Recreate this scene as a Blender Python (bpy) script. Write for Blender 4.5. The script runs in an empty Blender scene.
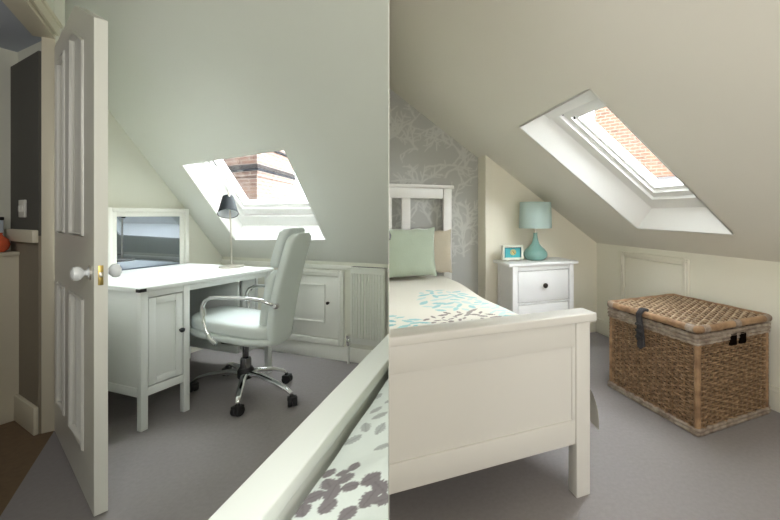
import bpy, bmesh, math, random
from mathutils import Vector, Matrix
PI = math.pi
random.seed(7)
COL = bpy.context.scene.collection

# ------------------------------------------------------------------ frames
class Frame:
    """a room's own axes: x towards the knee wall, y towards the gable"""
    def __init__(s, ox, oy, yaw):
        s.o = Vector((ox, oy, 0)); s.yaw = yaw
        s.c, s.s = math.cos(yaw), math.sin(yaw)
    def w(s, p):
        x, y, z = p
        return Vector((s.o.x + s.c*x - s.s*y, s.o.y + s.s*x + s.c*y, s.o.z + z))
    def l(s, p):
        x, y = p[0]-s.o.x, p[1]-s.o.y
        return Vector((s.c*x + s.s*y, -s.s*x + s.c*y, (p[2] if len(p) > 2 else 0)-s.o.z))
    def d(s, v):
        x, y, z = v
        return Vector((s.c*x + s.s*y, -s.s*x + s.c*y, z))
WF = Frame(0, 0, 0)
LF = Frame(0, 0, 2.8151 - PI/2)          # left room
RF = Frame(0, 0, 1.9324 - PI/2)          # right room
CF = Frame(0, 0, 1.9868 - PI/2)          # wicker chest, a little askew
PD = Vector((-0.2277, 0.9737, 0)); PN = Vector((0.9737, 0.2277, 0))   # dividing partition

# ------------------------------------------------------------------ materials
def newmat(name):
    m = bpy.data.materials.new(name); m.use_nodes = True
    nt = m.node_tree; b = nt.nodes['Principled BSDF']
    return m, nt, b
def mat(name, col, rough=0.5, metal=0.0, noise=0.0, nscale=8.0, bump=0.0, bscale=200.0, spec=0.5, coat=0.0, sheen=0.0):
    m, nt, b = newmat(name)
    b.inputs['Base Color'].default_value = (*col, 1); b.inputs['Roughness'].default_value = rough
    b.inputs['Metallic'].default_value = metal; b.inputs['Specular IOR Level'].default_value = spec
    b.inputs['Coat Weight'].default_value = coat; b.inputs['Sheen Weight'].default_value = sheen
    tc = nt.nodes.new('ShaderNodeTexCoord')
    if noise:
        n = nt.nodes.new('ShaderNodeTexNoise'); n.inputs['Scale'].default_value = nscale; n.inputs['Detail'].default_value = 4
        r = nt.nodes.new('ShaderNodeMix'); r.data_type = 'RGBA'
        r.inputs['A'].default_value = (*[c*(1-noise) for c in col], 1); r.inputs['B'].default_value = (*[min(1, c*(1+noise)) for c in col], 1)
        nt.links.new(tc.outputs['Object'], n.inputs['Vector']); nt.links.new(n.outputs['Fac'], r.inputs['Factor'])
        nt.links.new(r.outputs['Result'], b.inputs['Base Color'])
    if bump:
        n = nt.nodes.new('ShaderNodeTexNoise'); n.inputs['Scale'].default_value = bscale; n.inputs['Detail'].default_value = 3
        bp = nt.nodes.new('ShaderNodeBump'); bp.inputs['Strength'].default_value = bump; bp.inputs['Distance'].default_value = 0.01
        nt.links.new(tc.outputs['Object'], n.inputs['Vector']); nt.links.new(n.outputs['Fac'], bp.inputs['Height'])
        nt.links.new(bp.outputs['Normal'], b.inputs['Normal'])
    return m
def attr_mat(name, rough=0.8, bump=0.1, bscale=60, sheen=0.2):
    m = mat(name, (1, 1, 1), rough, bump=bump, bscale=bscale, sheen=sheen)
    nt = m.node_tree; a = nt.nodes.new('ShaderNodeAttribute'); a.attribute_name = 'print'
    nt.links.new(a.outputs['Color'], nt.nodes['Principled BSDF'].inputs['Base Color'])
    return m
M = {}
M['wallL'] = mat('paint_left', (0.75, 0.75, 0.66), 0.9, noise=0.02, nscale=3, bump=0.02, bscale=60)
M['slopeL'] = mat('paint_slope_left', (0.70, 0.71, 0.655), 0.92, noise=0.02, nscale=2, bump=0.02, bscale=40)
M['trimL'] = mat('gloss_trim_left', (0.83, 0.83, 0.77), 0.4)
M['wallR'] = mat('paint_right', (0.86, 0.82, 0.70), 0.9, noise=0.02, nscale=3, bump=0.02, bscale=60)
M['slopeR'] = mat('paint_slope_right', (0.74, 0.715, 0.645), 0.92, noise=0.02, nscale=2, bump=0.02, bscale=40)
M['kneeR'] = mat('paint_knee_right', (0.85, 0.83, 0.72), 0.8, noise=0.015, nscale=3)
M['trimR'] = mat('gloss_trim_right', (0.82, 0.79, 0.68), 0.45)
M['reveal'] = mat('reveal_white', (0.93, 0.93, 0.91), 0.8)
M['sash'] = mat('sash_white', (0.88, 0.88, 0.86), 0.35)
M['blackdot'] = mat('dark_plastic', (0.02, 0.02, 0.02), 0.4)
M['carpet'] = mat('grey_carpet', (0.335, 0.312, 0.312), 1.0, noise=0.10, nscale=60, bump=0.5, bscale=500, spec=0.1)
M['brownfloor'] = mat('brown_carpet', (0.22, 0.155, 0.10), 1.0, noise=0.15, nscale=40, bump=0.4, bscale=400, spec=0.1)
M['halldark'] = mat('hall_dark_grey', (0.10, 0.097, 0.085), 0.9, noise=0.03)
M['halltaupe'] = mat('hall_taupe', (0.30, 0.26, 0.20), 0.9, noise=0.03)
M['halldaylit'] = mat('hall_bluish_daylight', (0.45, 0.49, 0.56), 0.9)  # bluish daylight of the far hall put into the colour
M['halltrim'] = mat('hall_cream_trim', (0.70, 0.65, 0.52), 0.5)
M['doorpaint'] = mat('door_gloss', (0.75, 0.74, 0.69), 0.32)
M['porcelain'] = mat('white_porcelain', (0.85, 0.87, 0.90), 0.12, coat=0.4)
M['brass'] = mat('brass', (0.62, 0.46, 0.16), 0.32, metal=1.0, noise=0.15, nscale=60)
M['steel'] = mat('brushed_nickel', (0.62, 0.58, 0.52), 0.3, metal=1.0)
M['chrome'] = mat('chrome', (0.82, 0.83, 0.84), 0.07, metal=1.0)
M['reflchrome'] = mat('chrome_dark_reflection', (0.18, 0.18, 0.19), 0.12, metal=1.0)  # chrome with the dark surroundings it mirrors put into its colour
M['deskwhite'] = mat('desk_white', (0.80, 0.83, 0.81), 0.35, noise=0.01, nscale=20)
M['blackmetal'] = mat('black_metal', (0.015, 0.015, 0.018), 0.35)
M['blackplastic'] = mat('black_plastic', (0.012, 0.012, 0.013), 0.5)
M['leather'] = mat('white_leather', (0.71, 0.77, 0.75), 0.42, noise=0.02, nscale=10, bump=0.06, bscale=250)
M['lampblack'] = mat('lamp_black', (0.010, 0.013, 0.015), 0.7, spec=0.15)
M['lampinner'] = mat('lamp_inner_white', (0.75, 0.78, 0.80), 0.6)
M['radiator'] = mat('radiator_white', (0.78, 0.79, 0.73), 0.35)
M['bedL'] = mat('bed_white_left', (0.80, 0.84, 0.82), 0.35)
M['bedR'] = mat('bed_cream_white', (0.70, 0.685, 0.645), 0.4, noise=0.01, nscale=10)
M['nswhite'] = mat('nightstand_white', (0.86, 0.86, 0.86), 0.4)
M['darkknob'] = mat('bronze_knob', (0.03, 0.022, 0.018), 0.3, metal=0.6)
M['sage'] = mat('sage_fabric', (0.35, 0.40, 0.31), 0.85, noise=0.06, nscale=14, bump=0.1, bscale=120, sheen=0.4)
M['beige'] = mat('beige_fabric', (0.45, 0.40, 0.31), 0.9, noise=0.05, nscale=14, bump=0.15, bscale=160, sheen=0.3)
M['teal'] = mat('teal_ceramic', (0.20, 0.37, 0.33), 0.3, coat=0.2, noise=0.08, nscale=12)
M['tealshade'] = mat('teal_shade', (0.46, 0.58, 0.55), 0.9, noise=0.03, nscale=30, bump=0.15, bscale=300)
M['clockteal'] = mat('clock_teal', (0.06, 0.42, 0.47), 0.5)
M['clockwhite'] = mat('clock_white', (0.75, 0.76, 0.66), 0.4)
M['gold'] = mat('clock_gold', (0.62, 0.50, 0.18), 0.4, metal=0.3)
M['red'] = mat('red_orange_glaze', (0.75, 0.13, 0.05), 0.25, coat=0.5, noise=0.25, nscale=14)
M['boxwhite'] = mat('pale_blue_box', (0.55, 0.62, 0.68), 0.6, noise=0.05, nscale=30)
M['rope'] = mat('dark_rope', (0.035, 0.033, 0.036), 0.9, noise=0.3, nscale=150)
M['wdark'] = mat('wicker_backing', (0.035, 0.020, 0.011), 1.0)
M['holeshade'] = mat('hole_shade', (0.006, 0.004, 0.003), 1.0, spec=0.0)  # shade inside the chest's carrying holes, as a colour
M['flash'] = mat('lead_flashing', (0.010, 0.010, 0.011), 1.0, spec=0.0)
M['pale'] = mat('glare_pale', (0.075, 0.072, 0.074), 0.9, noise=0.04)  # pale tone standing in for glare on the right skylight glass
M['fillet'] = mat('weathered_mortar', (0.018, 0.016, 0.015), 1.0, noise=0.4, nscale=8, spec=0.0)
M['slate'] = mat('slate_roof', (0.12, 0.12, 0.13), 0.8, noise=0.1, nscale=20)
M['duvetL'] = attr_mat('duvet_left'); M['duvetR'] = attr_mat('duvet_right'); M['paper'] = attr_mat('wallpaper', 0.75, 0.03, 60, 0)

def wicker_mat(name, c1, c2, scale=35):
    m = mat(name, c1, 0.6, bump=0.25, bscale=180)
    nt = m.node_tree; b = nt.nodes['Principled BSDF']
    tc = nt.nodes.new('ShaderNodeTexCoord'); n = nt.nodes.new('ShaderNodeTexNoise'); n.inputs['Scale'].default_value = scale; n.inputs['Detail'].default_value = 5
    r = nt.nodes.new('ShaderNodeValToRGB')
    e = r.color_ramp.elements; e[0].position = 0.3; e[0].color = (*c1, 1); e[1].position = 0.7; e[1].color = (*c2, 1)
    nt.links.new(tc.outputs['Object'], n.inputs['Vector']); nt.links.new(n.outputs['Fac'], r.inputs['Fac']); nt.links.new(r.outputs['Color'], b.inputs['Base Color'])
    return m
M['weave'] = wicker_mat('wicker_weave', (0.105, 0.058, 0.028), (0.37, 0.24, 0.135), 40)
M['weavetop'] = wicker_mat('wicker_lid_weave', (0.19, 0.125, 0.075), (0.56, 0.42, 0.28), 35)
M['stake'] = wicker_mat('wicker_stake', (0.12, 0.065, 0.03), (0.26, 0.15, 0.075), 30)
M['cane'] = wicker_mat('cane_rim', (0.17, 0.092, 0.045), (0.40, 0.25, 0.135), 18)
M['band'] = wicker_mat('grey_band', (0.17, 0.12, 0.09), (0.40, 0.34, 0.28), 30)

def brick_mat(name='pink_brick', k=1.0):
    m, nt, b = newmat(name)
    tc = nt.nodes.new('ShaderNodeTexCoord'); mp = nt.nodes.new('ShaderNodeMapping')
    sp = nt.nodes.new('ShaderNodeSeparateXYZ'); ad = nt.nodes.new('ShaderNodeMath'); ad.operation = 'ADD'; cb = nt.nodes.new('ShaderNodeCombineXYZ')
    nt.links.new(tc.outputs['Object'], sp.inputs[0]); nt.links.new(sp.outputs['X'], ad.inputs[0]); nt.links.new(sp.outputs['Y'], ad.inputs[1])
    nt.links.new(ad.outputs[0], cb.inputs['X']); nt.links.new(sp.outputs['Z'], cb.inputs['Y'])
    br = nt.nodes.new('ShaderNodeTexBrick'); br.inputs['Scale'].default_value = 1.0
    br.inputs['Brick Width'].default_value = 0.15; br.inputs['Row Height'].default_value = 0.05; br.inputs['Mortar Size'].default_value = 0.007
    b.inputs['Specular IOR Level'].default_value = .2
    br.inputs['Color1'].default_value = (0.056, 0.030, 0.019, 1); br.inputs['Color2'].default_value = (0.036, 0.020, 0.014, 1); br.inputs['Mortar'].default_value = (0.070, 0.056, 0.048, 1)
    n = nt.nodes.new('ShaderNodeTexNoise'); n.inputs['Scale'].default_value = 4; n.inputs['Detail'].default_value = 6
    mx = nt.nodes.new('ShaderNodeMix'); mx.data_type = 'RGBA'; mx.blend_type = 'MULTIPLY'; mx.inputs['Factor'].default_value = 0.5
    nt.links.new(tc.outputs['Object'], n.inputs['Vector']); nt.links.new(cb.outputs[0], br.inputs['Vector'])
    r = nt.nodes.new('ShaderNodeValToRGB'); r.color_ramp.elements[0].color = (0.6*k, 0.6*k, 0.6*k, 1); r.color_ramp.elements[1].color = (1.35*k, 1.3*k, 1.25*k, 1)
    nt.links.new(n.outputs['Fac'], r.inputs['Fac']); nt.links.new(br.outputs['Color'], mx.inputs['A']); nt.links.new(r.outputs['Color'], mx.inputs['B'])
    nt.links.new(mx.outputs['Result'], b.inputs['Base Color']); b.inputs['Roughness'].default_value = 0.9
    return m
M['brick'] = brick_mat()
M['brick_glare'] = brick_mat('glare_pink_brick', 3.4)  # brick bleached in its colour to imitate glare on the pane
def glass_mat():
    m = bpy.data.materials.new('window_glass'); m.use_nodes = True; nt = m.node_tree; nt.nodes.clear()
    o = nt.nodes.new('ShaderNodeOutputMaterial'); mx = nt.nodes.new('ShaderNodeMixShader'); t = nt.nodes.new('ShaderNodeBsdfTransparent'); g = nt.nodes.new('ShaderNodeBsdfGlossy')
    t.inputs['Color'].default_value = (0.97, 0.98, 0.98, 1); g.inputs['Roughness'].default_value = 0.02
    f = nt.nodes.new('ShaderNodeLayerWeight'); f.inputs['Blend'].default_value = .5
    pw = nt.nodes.new('ShaderNodeMath'); pw.operation = 'POWER'; pw.inputs[1].default_value = 5; ml = nt.nodes.new('ShaderNodeMath'); ml.operation = 'MULTIPLY_ADD'; ml.inputs[1].default_value = .5; ml.inputs[2].default_value = .03
    nt.links.new(f.outputs['Facing'], pw.inputs[0]); nt.links.new(pw.outputs[0], ml.inputs[0]); nt.links.new(ml.outputs[0], mx.inputs[0]); nt.links.new(t.outputs[0], mx.inputs[1]); nt.links.new(g.outputs[0], mx.inputs[2]); nt.links.new(mx.outputs[0], o.inputs['Surface'])
    return m
M['glass'] = glass_mat()
M['mirror'] = mat('grey_mirror', (0.36, 0.40, 0.46), 0.03, metal=1.0)

# ------------------------------------------------------------------ mesh builder
class B:
    def __init__(s): s.bm = bmesh.new()
    def _merge(s, o):
        me = bpy.data.meshes.new('tmp'); o.to_mesh(me); o.free(); s.bm.from_mesh(me); bpy.data.meshes.remove(me)
    def box(s, x0, x1, y0, y1, z0, z1, bev=0.0, seg=2, m=None):
        o = bmesh.new(); bmesh.ops.create_cube(o, size=1)
        for v in o.verts:
            v.co = Vector((x0 + (v.co.x+.5)*(x1-x0), y0 + (v.co.y+.5)*(y1-y0), z0 + (v.co.z+.5)*(z1-z0)))
        if bev: bmesh.ops.bevel(o, geom=list(o.edges), offset=bev, segments=seg, profile=0.5, affect='EDGES')
        if m: bmesh.ops.transform(o, matrix=m, verts=o.verts)
        s._merge(o); return s
    def obox(s, c, ax, ay, az, bev=0.0, seg=2):
        """box about centre c with half-extent vectors"""
        m = Matrix.Identity(4)
        for i, a in enumerate((ax, ay, az)):
            for k in range(3): m[k][i] = a[k]
        for k in range(3): m[k][3] = c[k]
        o = bmesh.new(); bmesh.ops.create_cube(o, size=2)
        if bev:
            L = [Vector(a).length for a in (ax, ay, az)]
            for v in o.verts: v.co = Vector((v.co.x*L[0], v.co.y*L[1], v.co.z*L[2]))
            bmesh.ops.bevel(o, geom=list(o.edges), offset=bev, segments=seg, profile=0.5, affect='EDGES')
            for v in o.verts: v.co = Vector((v.co.x/L[0], v.co.y/L[1], v.co.z/L[2]))
        bmesh.ops.transform(o, matrix=m, verts=o.verts); s._merge(o); return s
    def shift(s, dz):
        for v in s.bm.verts: v.co.z += dz
        return s
    def poly(s, pts):
        s.bm.faces.new([s.bm.verts.new(p) for p in pts]); return s
    def slab(s, pts, off):
        """closed solid: polygon pts and its copy shifted by off"""
        off = Vector(off); a = [s.bm.verts.new(p) for p in pts]; b = [s.bm.verts.new(Vector(p)+off) for p in pts]
        s.bm.faces.new(a); s.bm.faces.new(b[::-1])
        for i in range(len(a)):
            j = (i+1) % len(a); s.bm.faces.new((a[j], a[i], b[i], b[j]))
        return s
    def tube(s, pts, r, n=8, closed=False, cap=True):
        pts = [Vector(p) for p in pts]; N = len(pts); R = r if isinstance(r, (list, tuple)) else [r]*N
        rings = []; up = None
        for i, p in enumerate(pts):
            a = pts[(i-1) % N] if (closed or i > 0) else p; b = pts[(i+1) % N] if (closed or i < N-1) else p
            t = (b-a).normalized()
            if up is None: up = t.orthogonal().normalized()
            up = (up - t*up.dot(t)); up = up.normalized() if up.length > 1e-6 else t.orthogonal().normalized()
            w = t.cross(up)
            rings.append([s.bm.verts.new(p + (up*math.cos(2*PI*k/n) + w*math.sin(2*PI*k/n))*R[i]) for k in range(n)])
        for i in range(N if closed else N-1):
            A, Bq = rings[i], rings[(i+1) % N]
            for k in range(n): s.bm.faces.new((A[k], A[(k+1) % n], Bq[(k+1) % n], Bq[k]))
        if cap and not closed: s.bm.faces.new(rings[0][::-1]); s.bm.faces.new(rings[-1])
        return s
    def lathe(s, c, prof, n=32, axis=(0, 0, 1), cap=True):
        ax = Vector(axis).normalized(); u = ax.orthogonal().normalized(); w = ax.cross(u); c = Vector(c); rings = []
        for r, h in prof:
            rings.append([s.bm.verts.new(c + ax*h + (u*math.cos(2*PI*k/n) + w*math.sin(2*PI*k/n))*max(r, 1e-4)) for k in range(n)])
        for A, Bq in zip(rings, rings[1:]):
            for k in range(n): s.bm.faces.new((A[k], A[(k+1) % n], Bq[(k+1) % n], Bq[k]))
        if cap: s.bm.faces.new(rings[0][::-1]); s.bm.faces.new(rings[-1])
        return s
    def loft(s, rings, cap=True):
        V = [[s.bm.verts.new(p) for p in r] for r in rings]; n = len(V[0])
        for A, Bq in zip(V, V[1:]):
            for k in range(n): s.bm.faces.new((A[k], A[(k+1) % n], Bq[(k+1) % n], Bq[k]))
        if cap: s.bm.faces.new(V[0][::-1]); s.bm.faces.new(V[-1])
        return s
    def grid(s, f, nu, nv):
        V = [[s.bm.verts.new(f(i/nu, j/nv)) for j in range(nv+1)] for i in range(nu+1)]
        for i in range(nu):
            for j in range(nv): s.bm.faces.new((V[i][j], V[i+1][j], V[i+1][j+1], V[i][j+1]))
        return s
    def clip(s, frame, side, gap=0.004):
        """cut off what would pass through the partition; side -1 keeps the left room, +1 the right"""
        n = frame.d(PN); co = frame.l((0, 0, 0)) + n*gap*side
        g = list(s.bm.verts)+list(s.bm.edges)+list(s.bm.faces)
        bmesh.ops.bisect_plane(s.bm, geom=g, plane_co=co, plane_no=n, clear_outer=side < 0, clear_inner=side > 0)
        e = [x for x in s.bm.edges if x.is_boundary]
        if e: bmesh.ops.holes_fill(s.bm, edges=e, sides=0)
        return s
    def build(s, name, m, parent=None, frame=WF, base=(0, 0, 0), smooth=40, color=None):
        bmesh.ops.recalc_face_normals(s.bm, faces=s.bm.faces)
        b = Vector(parent['_b']) if parent is not None else Vector(base)
        if parent is not None and '_b' not in parent.keys(): b = Vector(base)
        for v in s.bm.verts: v.co -= b
        me = bpy.data.meshes.new(name); s.bm.to_mesh(me); s.bm.free()
        me.materials.append(M[m] if isinstance(m, str) else m)
        if color:
            at = me.color_attributes.new('print', 'FLOAT_COLOR', 'POINT')
            for i, v in enumerate(me.vertices): at.data[i].color = (*color(v.co + b), 1)
        for p in me.polygons: p.use_smooth = True
        me.set_sharp_from_angle(angle=math.radians(smooth))
        o = bpy.data.objects.new(name, me); COL.objects.link(o)
        if parent is not None: o.parent = parent
        else: o.location = frame.w(b); o.rotation_euler = (0, 0, frame.yaw)
        o['_b'] = list(b)
        return o
def tag(o, label=None, cat=None, group=None, kind=None):
    if label: o['label'] = label
    if cat: o['category'] = cat
    if group: o['group'] = group
    if kind: o['kind'] = kind
    return o
def thing(name, label, cat, frame=WF, base=(0, 0, 0), group=None, kind=None):
    o = bpy.data.objects.new(name, None); COL.objects.link(o)
    o.location = frame.w(base); o.rotation_euler = (0, 0, frame.yaw); o.empty_display_size = 0.1
    o['_b'] = list(base)
    return tag(o, label, cat, group, kind)
def struct(o, label=None, cat=None): return tag(o, label, cat, None, 'structure')
def lerp(a, b, t): return a + (b-a)*t
def vl(a, b, t): return Vector(a).lerp(Vector(b), t)

# ================================================================== SHELL
CEIL = 2.37
LG, LK, LH, LM = 3.079, 2.369, 0.7252, 1.3309
RG, RW, RK, RH, RM = 2.941, 3.12, 2.274, 0.8151, 0.682
lz = lambda x: LH + LM*(LK-x)
rz = lambda x: RH + RM*(RK-x)
HINGE = Vector((-2.109, 1.911, 0)); WD = Vector((0.6, -0.8, 0)); WNH = Vector((-0.8, -0.6, 0))    # doorway wall, towards the hall
# floor
struct(B().slab([(-2.64, 2.105, 0), (-2.109, 1.911, 0), (-1.539, 1.151, 0), (0.23, -1.21, 0), (1.3, -1.5, 0), (3.3, -.9, 0), (2.2, 4.2, 0), (-2.7, 3.6, 0)], (0, 0, -.06)).build('floor', 'carpet'))
h1 = HINGE; h2 = HINGE + WD*1.2
struct(B().slab([h2+WD*2+Vector((0, 0, .0)), h1, h1-WD*.8, Vector((-3.4, 3.6, 0)), Vector((-4.6, 2.0, 0)), Vector((-3.5, -.6, 0))], (0, 0, -.06)).shift(-.002).build('floor_hall', 'brownfloor'))
# flat ceiling
p = [LF.w((1.12, 3.25, CEIL)), LF.w((1.12, .69, CEIL)), Vector((0.02, -.0, CEIL)), RF.w((.0, -1.4, CEIL)), Vector((-.9, -1.6, CEIL)), Vector((-3.2, 2.2, CEIL))]
struct(B().slab(p, (0, 0, .05)).build('ceiling', 'slopeL'))

def holed(quad, hole, off):
    """thick plate with a four-sided hole: outer and hole corners in matching order"""
    b = B(); off = Vector(off); bm = b.bm
    o = [bm.verts.new(q) for q in quad]; h = [bm.verts.new(q) for q in hole]
    o2 = [bm.verts.new(Vector(q)+off) for q in quad]; h2 = [bm.verts.new(Vector(q)+off) for q in hole]
    for i in range(4):
        j = (i+1) % 4
        bm.faces.new((o[i], o[j], h[j], h[i])); bm.faces.new((o2[j], o2[i], h2[i], h2[j])); bm.faces.new((o[j], o[i], o2[i], o2[j])); bm.faces.new((h[i], h[j], h2[j], h2[i]))
    return b
# ---- left sloping ceiling with its skylight opening
LN = Vector((LM, 0, 1)).normalized(); RN = Vector((RM, 0, 1)).normalized()
Lop = dict(TL=Vector((1.852, 2.778, lz(1.852))), TR=Vector((1.815, 1.851, lz(1.815))), BR=Vector((2.241, 1.913, lz(2.241))), BL=Vector((2.255, 2.792, lz(2.255))))
sl = lambda x, y: Vector((x, y, lz(x)))
b = holed([sl(1.1, LG+.03), sl(1.1, .55*1.1), sl(LK+.02, .6217*LK-.0), sl(LK+.02, LG+.03)], [Lop['TL'], Lop['TR'], Lop['BR'], Lop['BL']], LN*.012)
b.clip(LF, -1, .0005)
struct(b.build('ceiling_slope_left', 'slopeL', frame=LF))
# ---- right sloping ceiling
Rop = dict(TL=Vector((1.093, 2.163, rz(1.093))), TR=Vector((1.076, 1.438, rz(1.076))), BR=Vector((2.054, 1.486, rz(2.054))), BL=Vector((2.036, 2.181, rz(2.036))))
sr = lambda x, y: Vector((x, y, rz(x)))
b = holed([sr(-.02, RW+.03), sr(-.02, -1.4), sr(RK+.02, -1.4), sr(RK+.02, RW+.03)], [Rop['TL'], Rop['TR'], Rop['BR'], Rop['BL']], RN*.012)
n = RF.d(PN)
bmesh.ops.bisect_plane(b.bm, geom=list(b.bm.verts)+list(b.bm.edges)+list(b.bm.faces), plane_co=n*-.0, plane_no=n, clear_inner=False) 
struct(b.build('ceiling_slope_right', 'slopeR', frame=RF))
# ---- partition between the two rooms, edge on to the photographer
T = .0002
b = B(); a0 = PD*.50; a1 = PD*3.22
b.slab([a0-PN*T, a1-PN*T, a1-PN*T+Vector((0, 0, CEIL)), a0-PN*T+Vector((0, 0, CEIL))], PN*2*T)
struct(b.build('wall_partition', mat('paint_partition', (0.70, 0.69, 0.60), 0.9)))
# ---- left room walls
def wall(name, p0, p1, zt0, zt1, off, m, frame, z0=0.0):
    q = [Vector((*p0, z0)), Vector((*p1, z0)), Vector((*p1, zt1)), Vector((*p0, zt0))]
    return struct(B().slab(q, off).build(name, m, frame=frame))
b = B(); b.slab([Vector((1.0, LG, 0)), Vector((LK+.05, LG, 0)), Vector((LK+.05, LG, lz(LK+.05))), Vector((1.133, LG, CEIL)), Vector((1.0, LG, CEIL))], (0, .06, 0)); struct(b.build('wall_gable_left', 'wallL', frame=LF))
struct(B().box(LK, LK+.05, 1.40, LG+.02, 0, LH).clip(LF, -1, .0003).build('wall_knee_left', 'wallL', frame=LF))
hl_ = LF.l(HINGE)
wall('wall_doorway_back', (hl_.x, hl_.y), (1.32, LG+1.1), CEIL, CEIL, (.04, 0, 0), 'wallL', LF)
q0 = HINGE+WD*.93; q1 = HINGE+WD*3.95
wall('wall_doorway_front', tuple(q0.xy), tuple(q1.xy), CEIL, CEIL, WNH*.05, 'wallL', WF)
wall('wall_doorway_over', tuple(HINGE.xy), tuple(q0.xy), CEIL, CEIL, WNH*.05, 'wallL', WF, z0=1.95)
# ---- right room walls
xr = 1.171
b = B(); b.slab([(xr, RG, 0), (RK+.05, RG, 0), (RK+.05, RG, rz(RK+.05)), (xr, RG, rz(xr))], (0, .2, 0)); struct(b.build('wall_gable_right', 'wallR', frame=RF))
wall('wall_knee_right', (RK, RG+.02), (RK, -1.35), RH, RH, (.05, 0, 0), 'kneeR', RF)
wall('wall_back_right', (-.3, -1.3), (RK, -1.3), rz(-.3), rz(RK), (0, -.05, 0), 'wallR', RF)
# papered gable: pale branches drawn on grey
GREY = (0.45, 0.45, 0.425); PALE = (0.60, 0.60, 0.565)
NX, NZ = 150, 250; X0, X1, Z1 = .40, xr+.001, 2.14
cell = [[0]*(NZ+1) for _ in range(NX+1)]
def dot(x, z, r):
    ci = (x-X0)/(X1-X0)*NX; cj = z/Z1*NZ; k = int(r/(X1-X0)*NX)+1
    for i in range(int(ci)-k, int(ci)+k+2):
        for j in range(int(cj)-k, int(cj)+k+2):
            if 0 <= i <= NX and 0 <= j <= NZ:
                d = math.hypot((i-ci)*(X1-X0)/NX, (j-cj)*Z1/NZ)
                cell[i][j] = max(cell[i][j], min(1, max(0, (r-d)/r*1.8)))
rw = random.Random(3)
def branch(x, z, a, L, r, depth):
    n = int(L/.008)
    for i in range(n):
        a += rw.uniform(-.22, .22); x += .008*math.cos(a); z += .008*math.sin(a); dot(x, z, r*(1-.45*i/n))
        if depth and rw.random() < (.16 if depth == 2 else .20): branch(x, z, a+rw.choice((-1, 1))*rw.uniform(.6, 1.1), L*rw.uniform(.25, .5), r*.85, depth-1)
for k in range(20): branch(rw.uniform(.35, 1.15), rw.uniform(.6, 1.8), rw.uniform(.3, 2.8), .40, .0125, 2)
def paper_col(c):
    i = int(round((c.x-X0)/(X1-X0)*NX)); j = int(round(c.z/Z1*NZ)); t = cell[max(0, min(NX, i))][max(0, min(NZ, j))]
    return tuple(lerp(g, p_, t*.8) for g, p_ in zip(GREY, PALE))
b = B(); b.grid(lambda u, v: Vector((X0+u*(X1-X0), RW, v*Z1)), NX, NZ)
struct(b.build('wall_papered_right', 'paper', frame=RF, color=paper_col))
wall('wall_papered_backing', (.42, RW+.01), (xr+.05, RW+.01), rz(.42), rz(xr+.05), (0, .05, 0), 'wallR', RF)
# ---- baseboards
struct(B().box(LK-.014, LK, 1.40, LG, 0, .105, .004).clip(LF, -1, .0006).build('baseboard_left', 'trimL', frame=LF))
struct(B().box(RK-.016, RK, -1.28, RG, 0, .13, .004).box(RK-.020, RK-.012, -1.28, RG, .10, .112, .003).build('baseboard_right', 'trimR', frame=RF))
struct(B().box(xr+.002, RK-.018, RG-.016, RG, 0, .13, .004).build('baseboard_gable_right', 'trimR', frame=RF))
# knee wall top bead (left)
struct(B().box(LK-.016, LK, 1.40, LG, LH-.055, LH-.024, .004).clip(LF, -1, .0006).build('trim_5', 'trimL', frame=LF))

# ================================================================== SKYLIGHTS
def skylight(name, frame, op, N, rect, borders, d, label, dots=()):
    """rect: (y0,y1,x0,x1) of the window frame in the offset plane; reveal from the plaster opening to it"""
    y0, y1, x0, x1, zf = rect
    P3 = lambda x, y, o=0.0: Vector((x, y, zf(x))) + N*o
    root = thing(name, None, None, frame, tuple(P3((x0+x1)/2, (y0+y1)/2)), kind='structure')
    F = [P3(x0, y1), P3(x0, y0), P3(x1, y0), P3(x1, y1)]
    O = [op['TL'], op['TR'], op['BR'], op['BL']]
    b = B()
    for i in range(4):
        j = (i+1) % 4; f0, f1, o0, o1 = F[i], F[j], O[i], O[j]
        m0 = (o0+o1+f0+f1)/4; c = sum(F+O, Vector())/8; out = (m0-c).normalized()*.012
        b.slab([o0, o1, f1, f0], out)
    b.build('reveal', 'reveal', root)
    def ring(a, c, o0, o1):      # nested rectangular ring between insets a and c, from offset o0 to o1
        b = B(); bm = b.bm
        ins = lambda t, o: [P3(x0+t, y1-t, o), P3(x0+t, y0+t, o), P3(x1-t, y0+t, o), P3(x1-t, y1-t, o)]
        R = [ins(a, o0), ins(c, o0), ins(c, o1), ins(a, o1)]
        V = [[bm.verts.new(q) for q in r] for r in R]
        for k in range(4):
            A, C2 = V[k], V[(k+1) % 4]
            for i in range(4): bm.faces.new((A[i], A[(i+1) % 4], C2[(i+1) % 4], C2[i]))
        return b
    w1, w2, w3 = borders
    ring(-.01, w1, -.006, .09).build('outer_frame', 'sash', root)
    ring(w1+.004, w2, .012, .09).build('sash', 'sash', root)
    ring(w2-.002, w3, .030, .085).build('glazing_bead', 'sash', root)
    g = ring(-.3, -.011, .02, .05); g.build('roof_flashing', 'slate', root)
    g = B(); t = w3-.004
    g.slab([P3(x0+t, y1-t, .055), P3(x0+t, y0+t, .055), P3(x1-t, y0+t, .055), P3(x1-t, y1-t, .055)], N*.006); g.build('pane', 'glass', root)
    for (fx, fy) in dots:
        b = B(); b.lathe(P3(fx, fy, .012), [(.0, -.004), (.008, -.004), (.008, .004), (.0, .004)], 12, N, cap=False); b.build('catch', 'blackdot', root)
    return root, P3
dL = .13
zfl = lambda x: lz(x) + dL/LN.z
w1_, P3L = skylight('window_1', LF, Lop, LN, (1.80, 2.79, 1.76, 2.325, zfl), (.05, .085, .105), dL, None)
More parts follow.
